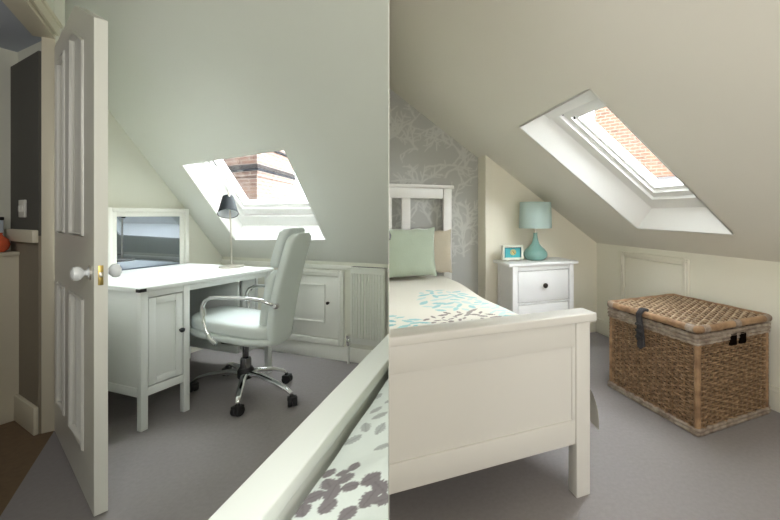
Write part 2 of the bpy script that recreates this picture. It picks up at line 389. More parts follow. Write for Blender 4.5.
b = B(); b.obox(P3L(1.955, 2.66, .0), Vector((0, .006, 0)), Vector((0, .004, .0))+LN*.004, Vector((.05, 0, -.05*LM)), 0); b.build('vent_lever', 'blackdot', w1_)
dR = .12
zfr = lambda x: rz(x) + dR/RN.z
w2_, P3R = skylight('window_2', RF, Rop, RN, (1.36, 2.03, 1.175, 2.03, zfr), (.075, .115, .140), dR, None, dots=((1.255, 1.945), (1.965, 1.90), (1.30, 1.89)))
b = B(); b.obox(P3R(1.20, 1.69, -.022), Vector((0, .31, 0)), RN*.018, Vector((.028, 0, -.028*RM)), .004); b.build('ventilation_flap', 'sash', w2_)

# ================================================================== OUTSIDE
ch = thing('outside_chimney', 'pink brick chimney stack with dark ledges seen through the skylight above the desk', 'chimney', WF, (-2.883, 5.0, -1))
c0 = Vector((-2.883, 5.0, 0)); e1_ = Vector((-.12, .99, 0)); e2_ = Vector((-.90, .43, 0))
def stack(o, z0, z1):
    a = c0 - e1_*o - e2_*o; b_ = c0 + e1_*(1.35+o) - e2_*o; c_ = c0 + e1_*(1.35+o) + e2_*(1.1+o); d_ = c0 - e1_*o + e2_*(1.1+o)
    return B().slab([Vector((q.x, q.y, z0)) for q in (a, b_, c_, d_)], (0, 0, z1-z0))
stack(0, -1, 3.6).build('stack', 'brick', ch)
stack(.05, 1.655, 1.68).build('ledge', 'flash', ch)
stack(.022, 1.68, 1.74).build('mortar_fillet', 'fillet', ch)
stack(.05, 1.98, 2.005).build('ledge', 'flash', ch)
stack(.02, 1.58, 1.655).build('brick_course', 'brick', ch)
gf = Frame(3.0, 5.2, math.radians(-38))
hs = thing('outside_glare_block', 'added glare-pale house with pink brick chimney seen through the skylight above the chest', 'block', gf, (0, 0, -1))
B().box(-1.0, 2.6, 0, 2.0, -1, 1.62).build('glare_wall', 'pale', hs)  # added block, pale in place of the glare low in the pane
B().box(-1.5, 1.5, .05, .9, 1.62, 4.4).build('chimney', 'brick_glare', hs)

# ================================================================== KNEE-WALL CUPBOARDS
def cupboard(name, frame, K, y0, y1, z0, z1, trim, m, knob_y=None, knob_z=0, hinge=None, panel=None):
    r = thing(name, None, None, frame, (K, (y0+y1)/2, z0), kind='structure')
    b = B(); t = trim
    for a in ((y0, y0+t, z0, z1), (y1-t, y1, z0, z1), (y0+t, y1-t, z1-t, z1), (y0+t, y1-t, z0, z0+t)):
        b.box(K-.022, K, a[0], a[1], a[2], a[3], .004); 
    for a in ((y0+t*.35, y0+t*.55, z0, z1), (y1-t*.55, y1-t*.35, z0, z1), (y0, y1, z1-t*.55, z1-t*.35)):
        b.box(K-.027, K-.018, a[0], a[1], a[2], a[3], .002)
    b.build('door_frame', m, r)
    B().box(K-.012, K-.002, y0+t+.004, y1-t-.004, z0+t+.004, z1-t-.004, .003).build('door_panel', m, r)
    if panel:
        a0, a1, c0, c1 = panel; b = B()
        for q in ((a0, a1, c1-.014, c1), (a0, a1, c0, c0+.014), (a0, a0+.014, c0, c1), (a1-.014, a1, c0, c1)): b.box(K-.022, K-.010, *q, .004)
        b.build('panel_moulding', m, r)
    if knob_y:
        B().lathe((K-.012, knob_y, knob_z), [(.004, 0), (.004, .010), (.011, .014), (.011, .024), (.005, .028)], 14, (-1, 0, 0)).build('knob', 'darkknob', r)
    if hinge:
        B().tube([(K-.018, hinge[0], hinge[1]), (K-.018, hinge[0], hinge[2])], .006, 8).build('hinge', 'steel', r)
    return r
cupboard('door_2', LF, LK, 1.845, 2.42, .108, .665, .045, 'trimL', 1.975, .42, None, (2.01, 2.37, .265, .555))
cupboard('door_3', RF, RK, 1.946, 2.61, .135, .772, .045, 'trimR', None, 0, (2.585, .60, .66))
# radiator
K = 2.335
rad = thing('radiator', 'white ribbed panel radiator on the low wall beside the cupboard door', 'radiator', LF, (K, 1.6, .15))
b = B(); b.box(K-.012, K, 1.478, 1.764, .15, .685, .005)
for i in range(12):
    y = 1.484 + i*.0235; b.box(K-.022, K-.008, y, y+.014, .19, .655, .005)
b.build('panel', 'radiator', rad)
b = B(); b.box(K-.020, K+.030, 1.476, 1.766, .685, .70, .003); b.build('top_cover', 'radiator', rad)
b = B()
for i in range(20): b.box(K-.012, K+.022, 1.482+i*.0141, 1.488+i*.0141, .698, .7015)
b.build('top_grille', 'halldark', rad)
B().tube([(K-.004, 1.785, .0), (K-.004, 1.785, .19)], .009, 10).build('pipe', 'radiator', rad)
b = B(); b.lathe((K-.004, 1.785, .15), [(.012, -.02), (.016, -.01), (.016, .02), (.012, .028), (.017, .035), (.017, .055), (.006, .06)], 14); b.tube([(K-.004, 1.785, .17), (K-.004, 1.762, .17)], .008, 8); b.build('valve', 'chrome', rad)
B().box(K, LK-.001, 1.52, 1.55, .2, .62).build('bracket', 'radiator', rad)

# ================================================================== FRAMED MIRROR on the gable
y = LG
mr = thing('framed_mirror', 'white framed mirror panel on the wall behind the white desk', 'mirror', LF, (1.85, y, .72))
x0, x1, z0, z1 = 1.562, 2.066, .600, 1.120
b = B()
for q in ((x0, x0+.028, z0, z1), (x1-.028, x1, z0, z1), (x0+.028, x1-.028, z1-.028, z1), (x0+.028, x1-.028, z0, z0+.028)): b.box(q[0], q[1], y-.055, y-.001, q[2], q[3], .004)
b.build('outer_frame', 'trimL', mr)
b = B(); g = .028
for q in ((x0+g, x0+g+.03, z0+g, z1-g), (x1-g-.03, x1-g, z0+g, z1-g), (x0+g+.03, x1-g-.03, z1-g-.03, z1-g), (x0+g+.03, x1-g-.03, z0+g, z0+g+.02)): b.box(q[0], q[1], y-.040, y-.001, q[2], q[3], .003)
b.build('inner_frame', 'trimL', mr)
B().box(x0+.05, x1-.058, y-.036, y-.002, z0+.045, z1-.058).build('glass', 'mirror', mr)

# ================================================================== DOOR (open, clipped corner)
DD = Vector((.8051, -.5932, 0)); DNb = Vector((.5932, .8051, 0)); TH = .036; DW = .934
df = Frame(HINGE.x, HINGE.y, math.atan2(DD.y, DD.x))     # local x along the leaf, y towards the room side
door = thing('door_1', None, None, df, (0, 0, 0), kind='structure')
SK = .558
ztop = lambda s: lerp(1.90, 1.932, s/SK) if s < SK else lerp(1.932, 1.769, (s-SK)/(DW-SK))
S = [.012, .10, .32, .45, .75, DW]
pan = [(.10, .32, .17, .753), (.45, .75, .17, .753), (.10, .32, .987, None), (.45, .75, .987, None)]
b = B()
def leafbox(s0, s1, z0, zt, y0, y1):
    b.slab([(s0, y0, z0), (s1, y0, z0), (s1, y0, zt(s1)), (s0, y0, zt(s0))], (0, y1-y0, 0))
def leafcol(s0, s1, z0, zt, y0, y1):
    if s0 < SK < s1: leafbox(s0, SK, z0, zt, y0, y1); leafbox(SK, s1, z0, zt, y0, y1)
    else: leafbox(s0, s1, z0, zt, y0, y1)
cst = lambda v: (lambda s: v)
for s0, s1 in ((.012, .10), (.32, .45), (.75, DW)): leafcol(s0, s1, .008, ztop, 0, TH)
for s0, s1 in ((.10, .32), (.45, .75)):
    leafcol(s0, s1, .008, cst(.17), 0, TH); leafcol(s0, s1, .753, cst(.987), 0, TH)
    leafcol(s0, s1, .987+.0, lambda s: ztop(s), .012, TH-.012); leafcol(s0, s1, .17, cst(.753), .012, TH-.012)
    b2 = lambda s: ztop(s)
    # top rail of the upper panel
    for (u0, u1) in (((s0, SK), (SK, s1)) if s0 < SK < s1 else ((s0, s1),)):
        b.slab([(u0, 0, ztop(u0)-.105), (u1, 0, ztop(u1)-.105), (u1, 0, ztop(u1)), (u0, 0, ztop(u0))], (0, TH, 0))
bmesh.ops.remove_doubles(b.bm, verts=b.bm.verts, dist=1e-5)
b.build('door_leaf', 'doorpaint', door, smooth=30)
for s0, s1, z0, z1 in pan:
    up = z1 is None
    zt = (lambda s: ztop(s)-.105) if up else cst(z1)
    for yy in (.004, TH-.004):
        b = B(); P4 = [(s0+.008, yy, z0+.008), (s1-.008, yy, z0+.008), (s1-.008, yy, zt(s1)-.008)] + ([(SK, yy, zt(SK)-.008)] if up and s0 < SK < s1 else []) + [(s0+.008, yy, zt(s0)-.008)]
        b.tube(P4, .011, 8, closed=True); b.build('panel_moulding', 'doorpaint', door)
for sgn, yy in ((-1, 0), (1, TH)):
    b = B(); b.lathe((.862, yy, .862), [(.022, 0), (.022, .003), (.016, .005), (.010, .008), (.010, .014), (.016, .018), (.0235, .025), (.026, .034), (.0235, .043), (.012, .049), (.002, .050)], 24, (0, sgn, 0))
    k = b.build('door_knob', 'porcelain', door)
    B().lathe((.862, yy, .862), [(.028, 0), (.028, .002), (.022, .003)], 20, (0, sgn, 0)).build('rose', 'steel', k)
b = B(); b.box(DW, DW+.003, .010, TH-.012, .822, .892, .001); b.build('latch_plate', 'brass', door)
B().box(DW+.003, DW+.009, .012, .024, .850, .868, .002).build('latch_bolt', 'steel', door)
# door lining and casing
b = B()
ls = Frame(HINGE.x, HINGE.y, math.atan2(WD.y, WD.x))     # x along the doorway wall, y: towards the room is +? (rotate +90 of WD)
b.box(-.012, .0, -.043, .004, 0, 1.962, .002); b.box(.93, .945, -.075, .004, 0, 1.962, .002); b.box(-.012, .945, -.075, .004, 1.945, 1.965, .002)
struct(b.build('trim_1', 'halltrim', frame=ls))
b = B(); b.box(-.085, -.012, .0, .018, 0, 2.03, .006); b.box(.945, 1.02, .0, .018, 0, 2.03, .006); b.box(-.085, 1.02, .0, .018, 1.965, 2.03, .006)
b.box(-.085, -.065, .014, .026, 0, 2.03, .004); b.box(-.085, 1.02, .014, .026, 2.01, 2.03, .004)
struct(b.build('trim_2', 'halltrim', frame=ls))

# ================================================================== HALL beyond the door
hf = Frame(-2.15, 1.88, math.atan2(.47, -.88)); HA = .51; HZ = 1.876       # x along the hall wall, away; +y is towards behind? 
hl = .996
side = -1 if hf.d((.47, .88, 0)).y < 0 else 1         # the wall body lies on this side (behind the seen face)
def hb(x0, x1, d0, d1, z0, z1, bev=0):
    a, c = sorted((d0*side, d1*side)); b = B(); b.box(x0, x1, a, c, z0, z1, bev); return b
sx = .51
struct(hb(.004, sx, 0, .06, .97, HZ).build('wall_hall_upper', 'halldark', frame=hf))
struct(hb(.004, sx, 0, .06, 0, .97).build('wall_hall_lower', 'halltaupe', frame=hf))
struct(hb(.0, sx, -.022, 0, .935, .998, .005).build('trim_3', 'halltrim', frame=hf))
struct(hb(.0, sx, -.018, 0, 0, .135, .005).build('baseboard_hall', 'halltrim', frame=hf))
sw = thing('light_switch', 'small white light switch plate on dark grey hall wall', 'switch', hf, (.24, 0, 1.06))
hb(.175, .265, -.010, 0, 1.06, 1.15, .003).build('plate', 'doorpaint', sw)
for q in (.192, .228): hb(q, q+.020, -.015, -.008, 1.09, 1.12, .002).build('rocker', 'doorpaint', sw)
# far hall: bluish daylight put into wall and low ceiling colour, dark dado below
struct(B().slab([(-4.5, 1.3, 1.62), (-3.1, 2.7, 1.62), (-3.1, 2.7, 2.4), (-4.5, 1.3, 2.4)], (-.04, .04, 0)).build('wall_hall_far', 'halldaylit'))
struct(B().slab([(-4.5, 1.3, 0), (-3.1, 2.7, 0), (-3.1, 2.7, 1.62), (-4.5, 1.3, 1.62)], (-.04, .04, 0)).build('wall_hall_far_lower', 'halldark'))
a = [HINGE+WNH*.055+WD*3.4, HINGE+WD*.01+WNH*.0, LF.w((1.19, 3.0, 0)), LF.w((1.30, 4.2, 0)), Vector((-4.7, 1.4, 0)), Vector((-3.6, -.4, 0))]
struct(B().slab([Vector((q.x, q.y, HZ+.09)) for q in a], (0, 0, .04)).build('ceiling_hall', 'halldaylit'))
struct(B().slab([(-3.3, .1, 0), (-4.1, 2.1, 0), (-4.1, 2.1, 2.3), (-3.3, .1, 2.3)], (-.04, -.02, 0)).build('wall_hall_left', 'halltaupe'))
struct(B().slab([(-3.4, .1, 0), (-.4, -.46, 0), (-.4, -.46, 2.3), (-3.4, .1, 2.3)], (-.02, -.04, 0)).build('wall_hall_front', 'halltaupe'))
# pale half-height stair wall, with things on it
sf = Frame(-2.417, 2.023, math.atan2(-.058, -.028))     # x runs along its face, towards the photographer
sd2 = 1 if sf.d((-.9, .43, 0)).y > 0 else -1
def sb(x0, x1, d0, d1, z0, z1, bev=0):
    a, c = sorted((d0*sd2, d1*sd2)); b = B(); b.box(x0, x1, a, c, z0, z1, bev); return b
struct(sb(.0, .75, 0, .26, 0, .862).build('wall_stair_half_height', 'halltrim', frame=sf))
struct(sb(-.0, .76, -.012, .27, .862, .880, .003).build('trim_4', 'halltrim', frame=sf))
vz = .880
vs = thing('vase', 'round red orange glazed vase on the half-height hall wall', 'vase', sf, (.10, .04*sd2, vz))
b = B(); b.lathe((.062, .047*sd2, vz), [(.022, 0), (.036, .012), (.044, .038), (.038, .065), (.020, .084), (.016, .094), (.022, .100), (.018, .100), (.012, .090)], 24, cap=False); b.build('vase_body', 'red', vs)
bx_ = thing('box', 'pale blue white box with black lid standing behind the red vase', 'box', sf, (.10, .16*sd2, vz))
sb(.030, .12, .095, .19, vz, vz+.165, .003).build('carton', 'boxwhite', bx_)
sb(.028, .122, .093, .192, vz+.165, vz+.182, .003).build('lid', 'blackplastic', bx_)

# ================================================================== DESK
x0, x1, y0, y1, Z = 1.263, 2.040, 2.187, 3.0, .712
desk = thing('desk', 'white wooden desk with cupboard pedestal and drawers under the skylight', 'desk', LF, ((x0+x1)/2, (y0+y1)/2, 0))
B().box(x0-.012, x1+.008, y0-.012, y1, Z-.022, Z, .004).build('desktop', 'deskwhite', desk)
tl = .032
b = B(); b.box(x0+tl, x1-tl, y0+.004, y0+.020, Z-.055, Z-.022, .002); b.box(x0+.004, x0+.02, y0+tl, y1-tl, Z-.06, Z-.022, .002); b.box(x1-.02, x1-.004, y0+tl, y1-tl, Z-.06, Z-.022, .002); b.build('apron', 'deskwhite', desk)
px1 = 1.497; pz = .165; DP = .165; yd = y0+.105
for (ax, ay) in ((x0, y0), (px1-tl, y0), (x0, y1-tl), (px1-tl, y1-tl), (x1-tl, y0), (x1-tl, y1-tl), (x1-DP, y1-tl)):
    B().box(ax, ax+tl, ay, ay+tl, 0, Z-.022, .003).build('leg', 'deskwhite', desk)
def carcass(a0, a1, y0=y0):
    b = B(); b.box(a0+.006, a0+.020, y0+tl, y1-tl, pz, Z-.03, .002); b.box(a1-.020, a1-.006, y0+tl, y1-tl, pz, Z-.03, .002)
    b.box(a0+tl, a1-tl, y0+.024, y1-.01, pz, pz+.02, .002); b.box(a0+tl, a1-tl, y1-.025, y1-.01, pz, Z-.03, .002); b.box(a0+tl, a1-tl, y0+.004, y0+.024, pz, pz+.042, .002)
    b.box(a0+.002, a0+.014, y0+tl, y1-tl, pz, pz+.045, .002)
    return b
carcass(x0, px1).build('cupboard_carcass', 'deskwhite', desk)
carcass(x1-DP, x1, yd-.02).build('drawer_carcass', 'deskwhite', desk)
# cupboard door with recessed panel
a0, a1, c0, c1 = x0+tl+.004, px1-tl-.004, pz+.048, Z-.060
dr = B(); s = .034
dr.box(a0, a1, y0+.012, y0+.024, c0, c1, .002)
for q in ((a0, a0+s, c0, c1), (a1-s, a1, c0, c1), (a0+s, a1-s, c1-s, c1), (a0+s, a1-s, c0, c0+s)): dr.box(q[0], q[1], y0+.003, y0+.014, q[2], q[3], .002)
dr = dr.build('cupboard_door', 'deskwhite', desk)
B().lathe((a1-.014, y0+.004, .455), [(.005, 0), (.005, .010), (.012, .015), (.013, .022), (.008, .027), (.001, .028)], 16, (0, -1, 0)).build('knob', 'blackmetal', dr)
zz = [pz+.048, .335, .500, Z-.060]
for i in range(3):
    d_ = B().box(x1-DP+tl+.003, x1-tl-.003, yd+.004, yd+.022, zz[i]+.003, zz[i+1]-.003, .002).build('drawer', 'deskwhite', desk)
    B().lathe((x1-DP/2, yd+.004, (zz[i]+zz[i+1])/2), [(.004, 0), (.004, .008), (.009, .012), (.010, .018), (.001, .022)], 14, (0, -1, 0)).build('knob', 'blackmetal', d_)
B().box(px1, x1-DP, y1-.03, y1-.015, .30, Z-.03, .002).build('modesty_panel', 'deskwhite', desk)
b = B(); b.box(x0-.016, x0+.016, y0-.016, y0-.010, Z-.020, Z-.004, .001); b.box(x0-.016, x0-.011, y0-.016, y0+.012, Z-.020, Z-.004, .001); b.build('corner_protector', 'blackplastic', desk)

# ================================================================== DESK LAMP
lx, ly, lzb = LF.l((-1.703, 2.65))[0], LF.l((-1.703, 2.65))[1], Z+.0005
lf = LF
dl = thing('desk_lamp', 'black shaded desk lamp with slim metal stem standing on white desk', 'lamp', lf, (lx, ly, lzb))
B().lathe((lx, ly, lzb), [(.074, 0), (.076, .006), (.074, .013), (.03, .016), (.012, .020)], 36).build('base', 'steel', dl)
hd = LF.d((-.02, 0, 0))
B().tube([(lx, ly, lzb+.016), (lx+hd.x*.2, ly+hd.y*.2, lzb+.25), (lx+hd.x, ly+hd.y, lzb+.535)], .0055, 10).build('stem', 'steel', dl)
toc = (LF.l((0, 0))-Vector((lx, ly, 0))).normalized()
ax = (Vector((0, 0, -1)) + toc*.62).normalized()
tp = Vector((lx+hd.x, ly+hd.y, 1.195)) - toc*.03 + hd*.2
shd = B(); n = 32; shd.lathe(tp, [(.030, 0), (.0295, .001), (.059, .135), (.0615, .135), (.033, -.002), (.006, -.004)], n, ax, cap=False); sh = shd.build('lamp_shade', 'lampblack', dl)
B().lathe(tp+ax*.004, [(.005, 0), (.029, .001), (.0575, .128)], n, ax, cap=False).build('shade_lining', 'lampinner', sh)
B().lathe(tp+ax*.02, [(.012, 0), (.016, .02), (.024, .05), (.020, .07), (.004, .08)], 16, ax).build('bulb', 'lampinner', dl)

# ================================================================== SWIVEL CHAIR
cw = Frame(-1.4155, 2.3366, math.radians(171))
chair = thing('swivel_chair', 'white leather swivel chair with chrome arms pulled up to desk', 'chair', cw, (0, 0, 0))
def sup(cx, cy, hx, hy, n, e=4.6):
    out = []
    for k in range(n):
        t = 2*PI*k/n; c, s_ = math.cos(t), math.sin(t)
        out.append((cx + hx*math.copysign(abs(c)**(2/e), c), cy + hy*math.copysign(abs(s_)**(2/e), s_)))
    return out
# seat: tilted cushion and pan
seat_z = lambda x, h: .432 + (x+.258)*.112 + h
def seat_rings(hs, cxs, hy, x0, x1):
    R = []
    for h, k in hs:
        R.append([Vector((x, (y if y > 0 else y*(.58+.42*min(1, max(0, (x+.28)/.24))))+.025, seat_z(x, h) + (0.010*(1-(y/hy)**2) if h > -.01 else 0))) for x, y in sup((x0+x1)/2, 0, (x1-x0)/2*k, hy*k, 36)])
    return R
b = B(); b.loft(seat_rings([(-.062, .93), (-.058, .985), (-.046, 1.0), (-.022, 1.0), (-.006, .985), (.002, .95), (.006, .80), (.007, .4)], 0, .162, -.262, .248)); b.build('seat_cushion', 'leather', chair, smooth=60)
b = B(); b.loft(seat_rings([(-.108, .70), (-.104, .93), (-.092, 1.0), (-.078, 1.02), (-.066, 1.01), (-.062, .96)], 0, .166, -.268, .254)); b.build('seat', 'leather', chair, smooth=60)
# backrest shell (recline): front face x as function of z
bx = lambda z: lerp(-.228, -.366, (z-.34)/.60) + .018*math.sin((z-.34)/.62*PI)
def back_rings(zs, thick, off, hw, rx=4.0, rnd=None):
    R = []
    for i, z in enumerate(zs):
        k = rnd(i/(len(zs)-1)) if rnd else 1
        R.append([Vector((bx(z) + off + x, y, z)) for x, y in sup(0, 0.038, thick/2*(.6+.4*k), hw*k*(1 + .06*math.sin(min(1, (z-.33)/.5)*PI)), 32, rx)])
    return R
endr = lambda t: min(1, (1-(1-min(1, t/.06))**2)**.5*.35+.65) if t < .06 else (min(1, (max(0, 1-((t-.90)/.10)**2.2))**.5*.45+.55) if t > .90 else 1)
zs = [lerp(.325, .968, (i/28)) for i in range(29)]
b = B(); b.loft(back_rings(zs, .056, -.020, .096, 4.5, endr)); b.build('backrest', 'leather', chair, smooth=60)
zs = [lerp(.425, .754, i/16) for i in range(17)]
e2 = lambda t: (1-(2*t-1)**6)**.5*.3+.7
b = B(); b.loft(back_rings(zs, .062, .032, .096, 3.4, e2)); b.build('back_cushion', 'leather', chair, smooth=60)
zs = [lerp(.772, .997, i/14) for i in range(15)]
b = B(); b.loft(back_rings(zs, .076, .038, .094, 3.4, e2)); b.build('headrest', 'leather', chair, smooth=60)
# armrests: chrome loops
def arm(y, dx, yb, x0=-.33):
    pts = [(x0, .565), (x0+.03, .585), (x0+.068, .604), (-.20, .613), (-.10, .616), (.0, .615), (.045, .611), (.078, .596), (.096, .568), (.100, .535), (.090, .48), (.074, .43), (.050, .385), (.020, .362)]
    b = B(); b.tube([(x+dx*(0 if i < 2 else min(1, (i-1)/5)), y if i > 2 else lerp(yb, y, (0, .55, .85)[i]), z) for i, (x, z) in enumerate(pts)], .0105, 12)
    a = b.build('armrest', 'chrome', chair, smooth=60)
    sg = 1 if y > 0 else -1
    for pc, pr_, pa in (((x0+.008, lerp(yb, y, .2), .568), [(.014, -.012), (.016, -.008), (.016, .012), (.010, .016)], (0, sg, 0)), ((.092+dx, y, .530), [(.0145, -.02), (.0145, .02)], (.15, 0, 1)), ((.03+dx, y*.98, .368), [(.013, -.02), (.0155, .0), (.013, .02)], (.6, 0, .5))):
        b = B(); b.lathe(pc, pr_, 14, pa); b.build('arm_joint', 'chrome', a, smooth=60)
arm(.205, 0, .15); arm(-.150, .02, -.045, -.255)
# under the seat
B().box(-.09, .11, -.075, .075, .305, .355, .012).build('tilt_mechanism', 'blackplastic', chair)
B().lathe((0, 0, 0), [(.030, .095), (.030, .20), (.026, .21), (.017, .215), (.017, .31)], 24).build('gas_column', 'reflchrome', chair)
B().lathe((0, 0, 0), [(.036, .085), (.044, .095), (.044, .135), (.036, .15)], 24).build('hub', 'blackplastic', chair)
for (ex, ey) in ((-.166, .254), (-.386, .116), (-.165, -.150), (.314, .047), (.300, -.190)):
    L = math.hypot(ex, ey); d = Vector((ex/L, ey/L, 0)); 
    pr = [(.03, .118, .022), (.35*L, .120, .019), (.7*L, .104, .016), (.92*L, .084, .014), (L, .068, .012)]
    b = B(); rings = []
    w = Vector((-d.y, d.x, 0))
    for s_, z, r in pr: rings.append([d*s_ + w*(r*math.cos(2*PI*k/12)) + Vector((0, 0, z + .8*r*math.sin(2*PI*k/12))) for k in range(12)])
    b.loft(rings); a = b.build('base_arm', 'chrome', chair, smooth=60)
    b = B(); t = (w*.8 + d*.6).normalized()
    for q in (-1, 1):
        b.lathe(d*L*1.02 + t*(.013*q) + Vector((0, 0, .027)), [(.010, -.011), (.024, -.011), (.027, -.006), (.027, .006), (.024, .011), (.010, .011)], 20, t)
    b.lathe(d*L + Vector((0, 0, .027)), [(.012, 0), (.012, .030), (.008, .038)], 12); b.obox(d*L*1.01+Vector((0, 0, .047)), t*.024, t.cross(Vector((0, 0, 1)))*.022, Vector((0, 0, .007)), .004)
    b.build('caster', 'blackplastic', a)

# ================================================================== LEFT BED (foot end runs past the photographer)
bf = Frame(-.308, 1.324, math.atan2(.998, .0625))      # x along the rail (away), y towards the left
def clipL(b): b.clip(bf, -1, .004); return b
bl = thing('bed_frame', 'white bed rail crossing the bottom corner beside the grey leaf duvet', 'bed', bf, (-.7, -.05, 0))
PNl = None
def cl(b):
    # partition passes through the world origin; express the cut in the bed's own axes
    n = bf.d(PN); o = bf.l((0, 0, 0)); co = o - n*.001
    g = list(b.bm.verts)+list(b.bm.edges)+list(b.bm.faces)
    bmesh.ops.bisect_plane(b.bm, geom=g, plane_co=co, plane_no=n, clear_outer=True)
    e = [x for x in b.bm.edges if x.is_boundary]
    if e: bmesh.ops.holes_fill(b.bm, edges=e, sides=0)
    return b
b = B(); b.box(-1.5, .25, -.072, .0, .640, .670, .005, 3); cl(b).build('top_rail', 'bedL', bl)
b = B(); b.box(-1.5, .25, -.060, -.014, .560, .640, .003); cl(b).build('upper_rail', 'bedL', bl)
b = B(); b.box(-1.5, .25, -.050, -.026, .24, .56, .0); cl(b).build('foot_panel', 'bedL', bl)
b = B(); b.box(-1.5, .25, -.058, -.018, .17, .25, .003); cl(b).build('lower_rail', 'bedL', bl)
b = B(); b.box(-1.5, -1.44, -.065, -.005, 0, .64, .003); b.build('post', 'bedL', bl)
# its duvet, with large mauve-grey leaves
rl = random.Random(11)
leavesL = []
def lf_w(x, y, a, L, W, c): leavesL.append((x, y, a, L*.58, W*.74, c))
MAU = (0.20, 0.18, 0.195); MAU2 = (0.42, 0.45, 0.45)
for (x, y, a, L, W) in ((-.262, .672, 1.2, .024, .014), (-.236, .668, .4, .022, .013), (-.222, .685, 1.5, .026, .014), (-.226, .650, .9, .030, .017), (-.250, .640, 2.2, .032, .018), (-.262, .612, .5, .030, .018), (-.236, .618, 1.5, .034, .018), (-.210, .628, .2, .026, .015), (-.232, .590, 1.0, .028, .018), (-.268, .585, 2.0, .026, .016),
                        (-.180, .640, .6, .030, .020), (-.160, .622, 2.4, .030, .018), (-.172, .600, 1.2, .032, .018), (-.148, .598, .4, .026, .016), (-.196, .575, 1.0, .03, .016), (-.290, .545, 1., .03, .018), (-.25, .545, .3, .03, .018), (-.21, .54, 2., .03, .018)): lf_w(x, y, a, L, W, MAU)
for (x, y, a, L, W) in ((-.252, .770, .8, .034, .013), (-.238, .808, 1.9, .03, .014), (-.218, .846, .6, .032, .014), (-.205, .800, 1.3, .03, .013), (-.235, .88, 1.0, .03, .013), (-.21, .92, .7, .03, .012), (-.25, .95, 1.2, .026, .012), (-.186, .745, .5, .03, .012)): lf_w(x, y, a, L, W, MAU2)
MINT = (0.72, 0.78, 0.76)
def duvL_col(c):
    w = bf.w(c)
    col = MINT
    for (x, y, a, L, W, cc) in leavesL:
        dx, dy = w.x-x, w.y-y
        if abs(dx) < L and abs(dy) < L:
            u = dx*math.cos(a)+dy*math.sin(a); v = -dx*math.sin(a)+dy*math.cos(a)
            t = u/L
            if abs(t) < 1 and abs(v) < W*(1-t*t)**.7*(1+.15*math.sin(t*19)): 
                col = tuple(q*(.8 if abs(v) < .0012 else 1) for q in cc)
    return col
def fL(u, v):
    x = -1.45 + u*1.75; y = -.078 - v*.42
    z = .622 + (.010*math.sin(x*9+1)*math.sin(y*14) + .006*math.sin(x*31+y*20))*min(1, .25+v*3) + .014*min(1, v/.25)
    return Vector((x, y, z))
b = B(); b.grid(fL, 700, 190)
n = bf.d(PN); co = bf.l((0, 0, 0)) - n*.0012
bmesh.ops.bisect_plane(b.bm, geom=list(b.bm.verts)+list(b.bm.edges)+list(b.bm.faces), plane_co=co, plane_no=n, clear_outer=True)
tag(b.build('duvet', 'duvetL', frame=bf, base=(-.6, -.15, .55), color=duvL_col, smooth=80), 'mint duvet with mauve grey leaf print behind the white rail, bottom corner', 'duvet')

# ================================================================== RIGHT BED
BF = Frame(0, 0, RF.yaw+.0297); BF.o = RF.w((.86, 1.229, 0)) - BF.w((.86, 1.229, 0)); HS = .05      # the bed stands a touch askew
bd = thing('bed_frame', 'cream white bed with tall panelled footboard and slatted headboard', 'bed', BF, (.5, 1.25, 0))
def clR(b): b.clip(BF, 1, .001); return b
y = 1.229; xa = .860; xb = .922
B().box(xa, xb, y, y+.055, 0, .668, .003).build('post', 'bedR', bd)
b = B(); b.box(.05, xb+.016, y-.022, y+.072, .668, .700, .006, 3); clR(b).build('foot_cap', 'bedR', bd)
b = B(); b.box(.05, xa, y+.010, y+.046, .572, .668, .002); clR(b).build('foot_top_rail', 'bedR', bd)
b = B(); b.box(.05, xa, y+.020, y+.036, .28, .575, 0); clR(b).build('foot_panel', 'bedR', bd)
b = B(); b.box(.05, xa, y+.010, y+.046, .200, .292, .003); clR(b).build('foot_lower_rail', 'bedR', bd)
b = B(); b.box(xa-.012, xa, y+.012, y+.046, .29, .575, .001); b.build('panel_stile', 'bedR', bd)
B().box(.805, .828, y+.055, 2.99, .20, .33, .002).build('side_rail', 'bedR', bd)
hy = 3.0
B().box(.832+HS, .902+HS, hy, hy+.05, 0, 1.285, .003).build('headboard_post', 'bedR', bd)
b = B(); b.box(.3, .918+HS, hy-.014, hy+.064, 1.285, 1.312, .005); clR(b).build('headboard_cap', 'bedR', bd)
b = B(); b.box(.3, .832+HS, hy+.008, hy+.042, 1.205, 1.285, .002); clR(b).build('headboard_top_rail', 'bedR', bd)
b = B(); b.box(.3, .832+HS, hy+.008, hy+.042, .45, .60, .002); clR(b).build('headboard_lower_rail', 'bedR', bd)
for s0, s1 in ((.496+HS, .566+HS), (.400+HS, .422+HS)):
    b = B(); b.box(s0, s1, hy+.012, hy+.038, .60, 1.205, .002); clR(b).build('headboard_slat', 'bedR', bd)
# mattress
b = B(); b.box(.1, .845, 1.292, 2.985, .365, .555, .03, 3); b.clip(RF, 1, .004); tag(b.build('mattress', 'bedL', frame=RF, base=(.5, 2.1, .365)), 'thick white mattress under the leaf print duvet on cream bed', 'mattress')
B_ = B(); 
for i in range(14): B_.box(.42, .804, 1.33+i*.118, 1.39+i*.118, .335, .355)
B_.build('slatted_base', 'bedR', bd)
